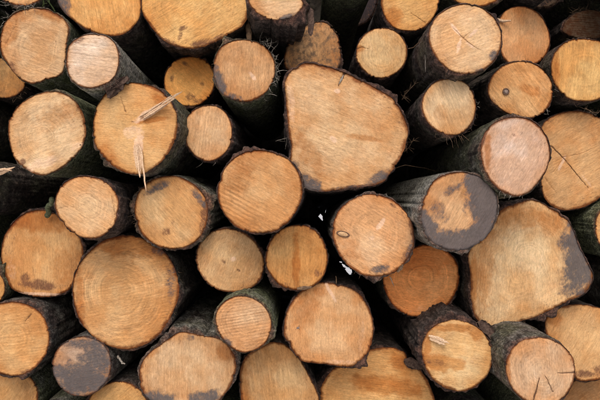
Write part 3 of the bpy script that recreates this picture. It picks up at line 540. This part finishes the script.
    for j, yy in enumerate(ys):
        if j == 0: Rj = R * 1.0
        elif j == 1: Rj = R + thv * 0.35
        elif j == 2: Rj = R + thv * 0.85
        else: Rj = R + thv
        f = yy / length
        if j > 2:
            Rc = (R.mean() + thv.mean()); Rj = Rj * (1 - 0.25 * min(f * 2, 1)) + Rc * 0.25 * min(f * 2, 1)
            Rj = np.minimum(Rj, (R + thv)) if j > 12 else Rj
            Rj = Rj * (1 - taper * f)
        P3 = np.stack([np.cos(th) * Rm * 60, np.sin(th) * Rm * 60, th * 0 + yy * 34 + seed], -1)
        P4 = np.stack([np.cos(th) * Rm * 190, np.sin(th) * Rm * 190, th * 0 + yy * 60 + seed], -1)
        amp = (0.0022 + 0.0095 * rough) / sc
        dis = amp * (fbm(P3, seed + 13) - 0.62) + amp * 0.22 * (vnoise(P4, seed + 14) - 0.5)
        Rj = Rj + (dis if j > 2 else 0.4 * dis * (j > 0))
        ox = (tax * yy + bend[0] * math.sin(f * 3)) ; oz = (taz * yy + bend[1] * math.sin(f * 3))
        px, py = c[0] + Rj * np.cos(th), c[1] + Rj * np.sin(th)
        uu, vv = (px - c[0]) * sc, -(py - c[1]) * sc
        depth = ta * uu + tb * vv if j < 14 else (ta * uu + tb * vv) * max(0, 1 - (yy - 0.05) * 4)
        jag = ragged * 0.008 * (0.4 + rough) if 0 < j < 4 else 0
        dl = d - depth - jag
        if j == 0: dl = d - depth + 0.0
        s_ = K * (D - (d - depth)) / D
        V.append(np.stack([(px - 300) * s_ + ox, -dl + yy, ZC - (py - 200) * s_ + oz], -1))
        bp.append(np.stack([uu, uu * 0 + yy, vv + seed * 0.37], -1)); cut.append(np.full(na, 1.0 if j < 2 else 0.6 if j == 2 else 0.0))
    back_c = V[-1].mean(0); rear = V[-1].copy()
    V = np.concatenate(V) - base
    nj = len(ys)
    Fb = grid_faces(nj, na)
    a_, b_, c_ = V[Fb[len(Fb) // 2][:3]]; nrm = np.cross(b_ - a_, c_ - a_); mid = (a_ + b_ + c_) / 3
    axis = (back_c - base); 
    if np.dot(nrm, mid - np.array([axis[0], mid[1], axis[2]])) < 0: Fb = Fb[:, ::-1]
    bo = mesh_np('bark', V, Fb, BARK, root)
    fattr(bo.data, 'bp', np.concatenate(bp)); fattr(bo.data, 'cutrim', np.concatenate(cut))
    fattr(bo.data, 'bkind', np.broadcast_to(np.array(kind, float), (len(V), 3)).copy())
    re_ = mesh_np('rear_end', np.concatenate([rear - base - np.array([0, 0.004, 0])]), [tuple(range(na))], SPLINT, root, smooth=False)
    root['category'] = 'log'
    return root, base

def on_face(key, px, py, off=0.003):
    """world point just in front of a log's face"""
    return at(px, py, DEP[key] + off)

def sliver(name, key, path, wid, mat, root, base, off=0.002, lift=0.0, thick=0.003, seed=0):
    """a torn sliver of wood: flat tapered prism lying on the face, its far end lifting off"""
    rng = np.random.default_rng(seed); V = []; F = []; n = len(path)
    for i, (px, py) in enumerate(path):
        a = path[max(i - 1, 0)]; b = path[min(i + 1, n - 1)]; dx, dy = b[0] - a[0], b[1] - a[1]; l = math.hypot(dx, dy)
        nx, ny = -dy / l, dx / l; wv = wid[i] * 0.5; dd = DEP[key] + off + lift * (i / (n - 1)) ** 1.5
        j = rng.normal(0, 0.12 * wv + 0.05, 4)
        V += [at(px + nx * (wv + j[0]), py + ny * (wv + j[0]), dd), at(px + nx * 0.2 * wv, py + ny * 0.2 * wv, dd + thick),
              at(px - nx * (wv + j[1]), py - ny * (wv + j[1]), dd), at(px, py, dd - thick * 0.8)]
    for i in range(n - 1):
        for s in range(4):
            s2 = (s + 1) % 4; F.append((i * 4 + s, i * 4 + s2, i * 4 + 4 + s2, i * 4 + 4 + s))
    F.append((3, 2, 1, 0)); F.append(tuple((n - 1) * 4 + s for s in range(4)))
    o = mesh_np(name, np.array(V) - base, F, mat, root, smooth=False); fix_normals(o); return o
def fix_normals(o):
    import bmesh
    bm = bmesh.new(); bm.from_mesh(o.data); bmesh.ops.recalc_face_normals(bm, faces=bm.faces); bm.to_mesh(o.data); bm.free()
def knot(key, px, py, rx, ry, rot, root, base, hollow=False):
    """plug of a branch in the face with its dark rim"""
    ca, sa = math.cos(math.radians(rot)), math.sin(math.radians(rot)); N = 20
    def ring(f, dd): 
        return [at(px + f * (rx * math.cos(q) * ca - ry * math.sin(q) * sa), py + f * (rx * math.cos(q) * sa + ry * math.sin(q) * ca), DEP[key] + dd)
                for q in np.linspace(0, 2 * math.pi, N, endpoint=False)]
    V = np.array(ring(1.08, -0.001) + ring(1.0, 0.0036) + ring(0.84 if hollow else 0.74, 0.0034) + ring(0.80 if hollow else 0.70, 0.001)) - base
    rim = mesh_np('knot', V, grid_faces(4, N), KNOTD, root); fix_normals(rim)
    V = np.array(ring(0.84 if hollow else 0.74, 0.0016) + ring(0.5, 0.0042) + ring(0.12, 0.0046)) - base
    F = [tuple(f) for f in grid_faces(3, N).tolist()] + [tuple(range(2 * N, 3 * N))]
    core = mesh_np('knot_core', V, F, WOODP if hollow else KNOT, rim); fix_normals(core)
    core.location = (0, 0, 0)
WOODP = plain_material('knot_pale', (0.42, 0.25, 0.13), (0.58, 0.37, 0.20), 200)

def torn_strip(key, path, wid, root, base, n=6, seed=0, spike=()):
    """a strip of torn wood: several ragged slivers side by side, still rooted in the face"""
    rng = np.random.default_rng(seed); bag = Bag(); P = np.array(path, float)
    seg = np.r_[0, np.cumsum(np.hypot(*np.diff(P, axis=0).T))]; L = seg[-1]
    d = (P[-1] - P[0]) / np.hypot(*(P[-1] - P[0])); nn = np.array([-d[1], d[0]])
    jobs = []
    for i in range(n):
        o = (i - (n - 1) / 2) / n * wid; a, b = rng.uniform(0, .16) * L, L * rng.uniform(.80, 1.0)
        jobs.append((a, b, o, wid / n * rng.uniform(1.15, 1.5), .004 + rng.uniform(0, .008), .016))
    for (l0, l1, o, w_) in spike: jobs.append((l0 * L, l1 * L, o, w_, .014, .04))
    for (a, b, o, w_, off, lift) in jobs:
        m = 9; V = []; F = []
        for k in range(m):
            f = k / (m - 1); l = a + (b - a) * f
            q = P[0] + d * l if l > L else np.array([np.interp(l, seg, P[:, 0]), np.interp(l, seg, P[:, 1])])
            q = q + nn * (o + rng.normal(0, .16))
            ww = w_ * (.5 * min(1, .45 + f * 4) * (1 if f < .75 else max(.04, (1 - f) / .25))) * rng.uniform(.8, 1.15); dd = DEP[key] + off + lift * (l / L) ** 2
            V += [at(*(q + nn * ww), dd), at(*(q + nn * ww * .2), dd + .0012), at(*(q - nn * ww), dd + .0006), at(*q, dd - .004)]
        for k in range(m - 1):
            for e in range(4): F.append((k * 4 + e, k * 4 + (e + 1) % 4, k * 4 + 4 + (e + 1) % 4, k * 4 + 4 + e))
        F += [(3, 2, 1, 0), tuple((m - 1) * 4 + e for e in range(4))]
        bag.add((V, F))
    o = mesh_np('splinter', np.array(bag.V) - base, bag.F, SPLINT, root, smooth=False); fix_normals(o)
ROOT = {}
for i, (k_, pts) in enumerate(OUT.items()):
    sp = SPEC[k_]
    r, b = make_log(k_, pts, DEP[k_], sp, 101 + i * 7, True)
    r['label'] = sp['label']; r['group'] = 'stacked sawn logs'
    ROOT[k_] = (r, b)

# ------------------------------------------------------------------ knots, splinters, fibres: parts of their logs
knot('L15', 506, 91.5, 3.4, 3.4, 0, *ROOT['L15'])
knot('L39', 298, 328, 3.2, 2.0, -20, *ROOT['L39'])
knot('L27', 343, 234, 6.4, 2.8, 14, *ROOT['L27'], hollow=True)
R19 = ROOT['L19']
torn_strip('L19', [(140, 119), (152, 111.5), (162, 105), (171, 99)], 6.2, *R19, n=5, seed=3, spike=[(.7, 1.4, -.6, 2.2), (.8, 1.15, 1.4, 1.4), (.85, 1.1, -2.6, 1.2)])
torn_strip('L19', [(137.5, 143), (138.5, 156), (139.5, 166), (141, 174)], 7.6, *R19, n=5, seed=5, spike=[(.62, 1.6, -3.0, 1.6), (.8, 1.12, 1.4, 1.6)])
sliver('splinter', 'L14', [(497, 19.5), (503, 21), (511, 20.5)], [3.4, 3.6, 1.6], SPLINT, *ROOT['L14'], off=.004, lift=.02, thick=.004, seed=7)
torn_strip('L37', [(427, 336.5), (437, 339.5), (449, 345)], 5.6, *ROOT['L37'], n=2, seed=8)
sliver('wood_chip', 'L18', [(290, 174), (294, 176.5), (297, 178)], [2, 4.2, 1.5], FIBRE, *ROOT['L18'], off=.003, lift=.004, thick=.004, seed=9)
sliver('splinter', 'L18', [(343.5, 75), (341.5, 79), (339, 84)], [.8, 2.0, .6], FIBRE, *ROOT['L18'], off=-.001, lift=.001, thick=.002, seed=10)
sliver('wood_chip', 'L26', [(297, 289), (304, 288), (312, 287)], [2, 4.5, 2], FIBRED, *ROOT['L26'], off=.004, lift=.008, thick=.004, seed=11)
sliver('splinter', 'L49', [(-6, 174), (2, 171.5), (9, 169.5), (15, 167)], [6, 5, 3, .6], SPLINT, *ROOT['L49'], off=.01, lift=.03, thick=.006, seed=12)
sliver('splinter', 'L49', [(-4, 170), (5, 169), (12, 171)], [3, 2.4, .6], SPLINT, *ROOT['L49'], off=.02, lift=.02, thick=.003, seed=13)

def strand(rng, p, vec, length, r0, droop=0.3, n=6, curl=0.25):
    v = np.array(vec, float); v /= np.linalg.norm(v); P = [np.array(p, float)]
    for i in range(n):
        v = v + rng.normal(0, curl / n ** 0.5, 3) + np.array([0, 0, -droop / n]); v /= np.linalg.norm(v); P.append(P[-1] + v * length / n)
    return tube(P, r0, r0 * 0.3, 4)
def rim_pt(k, deg):
    pl = spline(OUT[k]); c = pl.mean(0); q = pl - c; a = np.degrees(np.arctan2(q[:, 1], q[:, 0])); i = int(np.argmin(np.abs((a - deg + 180) % 360 - 180)))
    return pl[i], q[i] / np.linalg.norm(q[i])
def fringe(k, a0, a1, n, ln, r0, mat, seed, out=0.6, droop=0.3, back=0.01, name='bark_fibres', curl=.35):
    """loose strands standing off the rim of the cut"""
    rng = np.random.default_rng(seed); root, base = ROOT[k]; bag = Bag()
    for i in range(n):
        p, nn = rim_pt(k, rng.uniform(a0, a1)); q = p + nn * rng.uniform(-.5, 1.8); d = DEP[k] - rng.uniform(-.003, back)
        tang = np.array([-nn[1], nn[0]]) * rng.normal(0, .9); v2 = nn * out + tang
        bag.add(strand(rng, at(q[0], q[1], d), (v2[0], rng.normal(-.15, .35), -v2[1]), ln * rng.uniform(.4, 1.2), r0 * rng.uniform(.4, 1.0), droop, n=8, curl=curl * 1.7))
    o = mesh_np(name, np.array(bag.V) - base, bag.F, mat, root); o['kind'] = 'stuff'
fringe('L06', -65, 30, 30, .034, .0011, FIBRE, 1, out=.5, back=.03)
fringe('L06', 5, 60, 12, .03, .0018, FIBRE, 2, out=.3, droop=.6, back=.04)
fringe('L06', 180, 230, 8, .012, .0007, FIBRED, 22)
fringe('L17', 60, 115, 14, .032, .0009, FIBRED, 3, out=1.2, droop=.1, back=.012, name='needle_fringe')
fringe('L17', -50, 30, 6, .014, .0007, FIBRE, 4)
fringe('L17', 10, 60, 4, .018, .0007, FIBRED, 44)
fringe('L31', -75, -40, 12, .036, .0011, FIBRED, 5, out=.5)
fringe('L31', -80, -45, 6, .032, .0009, FIBRE, 55, out=.4)
fringe('L30', 75, 115, 8, .014, .0008, FIBRE, 6, droop=.9)
fringe('L30', 120, 150, 4, .012, .0008, FIBRED, 66)
fringe('L15', -120, -60, 8, .013, .0008, FIBRED, 7, out=.9, droop=-.2)
fringe('L15', 0, 50, 5, .016, .0007, FIBRE, 77, out=.7)
fringe('L16', -115, -70, 7, .014, .0007, FIBRED, 8, droop=0)
fringe('L16', 90, 120, 4, .03, .0009, FIBRED, 88)
fringe('L27', -140, -60, 7, .012, .0007, FIBRE, 9, droop=0)
fringe('L27', 60, 120, 5, .016, .0008, FIBRED, 99)
fringe('L01', -150, -80, 18, .02, .0009, FIBRE, 10, out=.5)
fringe('L24', -120, -80, 6, .012, .0007, FIBRED, 11, droop=0)
fringe('L24', -30, 10, 4, .02, .0009, FIBRED, 12)
fringe('L12', 60, 170, 10, .012, .0008, FIBRED, 13)
fringe('L37', -170, -60, 30, .016, .0012, FIBRED, 14, out=.6, droop=0)
fringe('L32', 60, 110, 10, .012, .0009, FIBRED, 15)
fringe('L47', -40, 60, 26, .014, .0010, FIBRED, 16, back=.03)
fringe('L20', -60, 60, 8, .012, .0009, FIBRED, 17)
fringe('L20', 60, 100, 3, .03, .0009, FIBRE, 18)
fringe('L23', 150, 215, 14, .018, .0012, FIBRED, 19)
fringe('L42', -120, -30, 22, .014, .0010, FIBRED, 20, droop=0)
fringe('L44', 40, 100, 14, .012, .0009, FIBRED, 21)
fringe('L21', 100, 140, 4, .012, .0008, FIBRE, 23)
fringe('L53', 50, 130, 30, .04, .0011, FIBRE, 24, out=.4, droop=.2, curl=.6)
fringe('L52', -150, -20, 30, .03, .0012, FIBRED, 25, out=.5)
fringe('L08', -160, -20, 24, .01, .0008, FIBRED, 26)
fringe('L51', -60, 60, 20, .03, .0015, FIBRED, 27, out=.3)
fringe('L05', 0, 60, 14, .022, .0013, FIBRED, 28, droop=.7)

def scrap(k, pts, mat, thick=.004, d_off=0.0, seed=0):
    """loose flap of torn bark hanging from a log"""
    rng = np.random.default_rng(seed); root, base = ROOT[k]; n = len(pts); V = []
    pl = spline(pts, 4); pl = pl + rng.normal(0, .35, pl.shape)
    for dd in (0, thick):
        V += [at(p[0], p[1], DEP[k] + d_off - dd + .006 * math.sin(p[0] * .7 + p[1] * .4)) for p in pl]
    m = len(pl); F = [tuple(range(m)), tuple(range(2 * m - 1, m - 1, -1))] + [(i, m + i, m + (i + 1) % m, (i + 1) % m) for i in range(m)]
    o = mesh_np('bark_flap', np.array(V) - base, F, mat, root, smooth=False); fix_normals(o)
scrap('L02', [(104, 87), (111, 83), (120, 78), (127, 76), (129, 80), (124, 84), (123, 90), (117, 88), (113, 94), (108, 98), (106, 92)], TWIGM, d_off=-.03, seed=1)
scrap('L02', [(110, 90), (118, 84), (125, 82), (122, 90), (116, 95), (110, 99)], TWIGM, d_off=-.045, seed=2)
fringe('L02', 30, 75, 30, .022, .0014, TWIGM, 31, out=.8, droop=.4)
scrap('L05', [(308, 10), (313, 8), (314, 20), (313, 32), (310, 36), (308, 25)], TWIGM, d_off=-.03, seed=3)
scrap('L04', [(246, 24), (250, 20), (252, 30), (251, 40), (247, 40), (246, 33)], FIBRED, d_off=-.03, seed=4)
scrap('L37', [(478, 322), (484, 320), (491, 326), (496, 334), (492, 340), (486, 334), (480, 329)], TWIGM, d_off=-.02, seed=5)
scrap('L38', [(404, 360), (410, 357), (418, 361), (424, 366), (420, 370), (412, 369), (406, 366)], TWIGM, d_off=.01, seed=6)
scrap('L27', [(398, 269), (402, 264.5), (404, 266), (402, 270), (397, 273)], FIBRED, d_off=.004, seed=7)

# ------------------------------------------------------------------ loose twigs, top-level things
def twig(path, r0, r1, mat, label, name='twig', side=0, seed=0, cat='twig', smat=None):
    rng = np.random.default_rng(seed); P = [at(*p) for p in path]; base = P[0]
    Q = []
    for i in range(len(P) - 1):
        for t in np.linspace(0, 1, 4, endpoint=False): Q.append(P[i] * (1 - t) + P[i + 1] * t + rng.normal(0, r0 * .35, 3))
    Q.append(P[-1]); bag = Bag(); bag.add(tube(Q, r0, r1, 6))
    for s in range(side):
        i = rng.integers(1, len(Q)); L = np.linalg.norm(Q[-1] - Q[0])
        bag.add(strand(rng, Q[i], rng.normal(0, 1, 3) + (Q[min(i, len(Q) - 1)] - Q[i - 1]) * 60, L * rng.uniform(.2, .5), r0 * .45, .2))
    o = mesh_np(name, np.array(bag.V) - base, bag.F, mat); o.location = base; o['label'] = label; o['category'] = cat; o['group'] = 'loose twigs'
twig([(52, 199, .03), (49.5, 207, .0), (47, 216, -.03)], .0075, .0085, TWIGG, 'stubby green twig poking down over the red-brown stained log')
twig([(94, 118, -.05), (91, 130, .03), (86, 140, .09), (80, 145, .12)], .004, .0015, TWIGM, 'dark curved twig hugging the edge of the creamy log', seed=1)
twig([(425, 36, .15), (425, 50, .14), (425.5, 72, .13)], .0016, .0008, FIBRE, 'thin pale stalk hanging straight down beside the star-scratched log', seed=2)
twig([(404, 50, -.04), (414, 47, .02), (421, 40, .08), (427, 32, .12)], .0017, .001, FIBRED, 'thin bent stem crossing the gap between the small ringed log and the star-scratched log', seed=3)
twig([(402, 100, -.05), (407, 92, -.03), (415, 84, -.02)], .0016, .0007, FIBRED, 'sprig of dry reddish needles in the gap beside the biggest oval log', side=16, seed=4, name='dry_sprig')
twig([(404, 152, .0), (410, 146, .03), (414, 138, .06)], .0018, .0008, FIBRED, 'small dry sprig touching the rim of the biggest oval log, below the needle-fringed log', side=9, seed=5, name='dry_sprig')
twig([(592, 381, -.3), (596, 386, -.24), (602, 391, -.2)], .005, .004, FIBRE, 'pale stick lying on the shaded log under the crumbly-edged log', seed=6)
twig([(118, 356, -.03), (121, 361, -.01), (125, 364, .01)], .0042, .002, FIBRE, 'curled pale bark chip between the grey-faced log and the largest round log', seed=7, name='bark_chip', cat='bark chip')
twig([(276, 141, -.02), (281, 139.5, .02), (287, 138, .07)], .0012, .0007, FIBRE, 'pale forked root hair between the saw-rippled log and the biggest oval log', side=4, seed=8)
twig([(336, 276, .0), (336.5, 284, .02), (335, 290, .03)], .0022, .0014, FIBRED, 'short upright twig standing over the tiny-knot log', seed=9)
twig([(390, 277, .05), (392, 281, .04), (394, 286, .02)], .0016, .0008, FIBRE, 'short pale stem hanging over the dark orange shaded log', seed=10)
twig([(390, 170, -.1), (405, 165, -.12), (425, 168, -.15), (438, 172, -.2)], .0014, .0009, FIBRED, 'long thin stem across the black gap above the slate-grey log', seed=11)
twig([(585, 108, -.02), (592, 112, .0), (598, 113, .03)], .0013, .0008, FIBRED, 'fine curled rootlet on top of the cracked broad log', side=8, seed=12)
twig([(55, 12, -.02), (51, 5, .0), (46, -4, .02)], .0022, .0014, GRASS, 'green grass stalk beside the top of the scalloped log', side=4, seed=13, name='grass_stalk', cat='grass')
twig([(44, 8, -.03), (43, 0, -.01), (40, -8, .02)], .003, .0014, GRASS, 'broader green grass blade behind the top of the scalloped log', side=3, seed=14, name='grass_stalk', cat='grass')
twig([(176, 36, -.1), (186, 52, -.12), (196, 54, -.1)], .0015, .001, FIBRED, 'thin root under the broad yellow log', seed=15, side=5)

# ------------------------------------------------------------------ the rest of the pile round the frame: it keeps the sky out of the gaps
def world_poly(k):
    pl = spline(OUT[k], 3); s = K * (D - DEP[k]) / D; return np.stack([(pl[:, 0] - 300) * s, ZC - (pl[:, 1] - 200) * s], -1)
GX, GZ = np.meshgrid(np.arange(-1.3, 1.31, 0.02), np.arange(0.16, 2.1, 0.02), indexing='ij'); free = np.full(GX.shape, 0.3)
for k_ in OUT:
    q = world_poly(k_); c = q.mean(0); rmax = np.hypot(*(q - c).T).max()
    dd = np.hypot(GX - c[0], GZ - c[1]); near = dd < rmax + 0.32
    gx_, gz_ = GX[near], GZ[near]
    a = np.arctan2(gz_ - c[1], gx_ - c[0]); qa = np.arctan2(q[:, 1] - c[1], q[:, 0] - c[0]); qr = np.hypot(*(q - c).T); o_ = np.argsort(qa)
    r_in = np.interp(a, qa[o_], qr[o_], period=2 * math.pi)
    ds = np.min(np.hypot(gx_[:, None] - q[None, :, 0], gz_[:, None] - q[None, :, 1]), 1)
    ds = np.where(dd[near] < r_in, -1, ds); free[near] = np.minimum(free[near], ds - 0.012)
free = np.minimum(free, GZ - 0.0)
rng = np.random.default_rng(42); nfill = 0
for it in range(260):
    cap = rng.uniform(.10, .16) if it < 140 else rng.uniform(.065, .10)
    PX, PY = 300 + GX / K, 200 - (GZ - ZC) / K
    infr = (PX + cap / K * 1.05 > -2) & (PX - cap / K * 1.05 < 602) & (PY + cap / K * 1.05 > -2) & (PY - cap / K * 1.05 < 402)
    ok = (free >= cap) & (free < cap + 0.03) & ~infr
    if not ok.any(): continue
    idx = np.argwhere(ok); j = idx[np.argmin(np.hypot(GX[ok], GZ[ok] - ZC) + rng.uniform(0, .25, len(idx)))]
    x0, z0 = GX[tuple(j)], GZ[tuple(j)]
    dz = rng.uniform(-.05, .05); s = K * (D - dz) / D
    px, py = 300 + x0 / s, 200 - (z0 - ZC) / s; n_ = 14
    pts = [(px + cap / s * .97 * math.cos(q) * rng.uniform(.93, 1.03), py + cap / s * .97 * math.sin(q) * rng.uniform(.93, 1.03)) for q in np.linspace(0, 2 * math.pi, n_, endpoint=False)]
    tone = (rng.integers(200, 222), rng.integers(150, 174), rng.integers(95, 122))
    r, b = make_log('x', pts, dz, dict(tone=tone, bark=(rng.uniform(.1, 1), rng.uniform(.1, .5), rng.uniform(.2, .7))), 900 + it, False)
    r['label'] = 'plain sawn log stacked in the outer part of the pile around the described ones'; r['group'] = 'outer logs of the pile'
    free = np.minimum(free, np.hypot(GX - x0, GZ - z0) - cap - 0.008); nfill += 1
print('outer logs', nfill, 'tris', sum(len(m.loops) - 2 * len(m.polygons) for m in bpy.data.meshes))
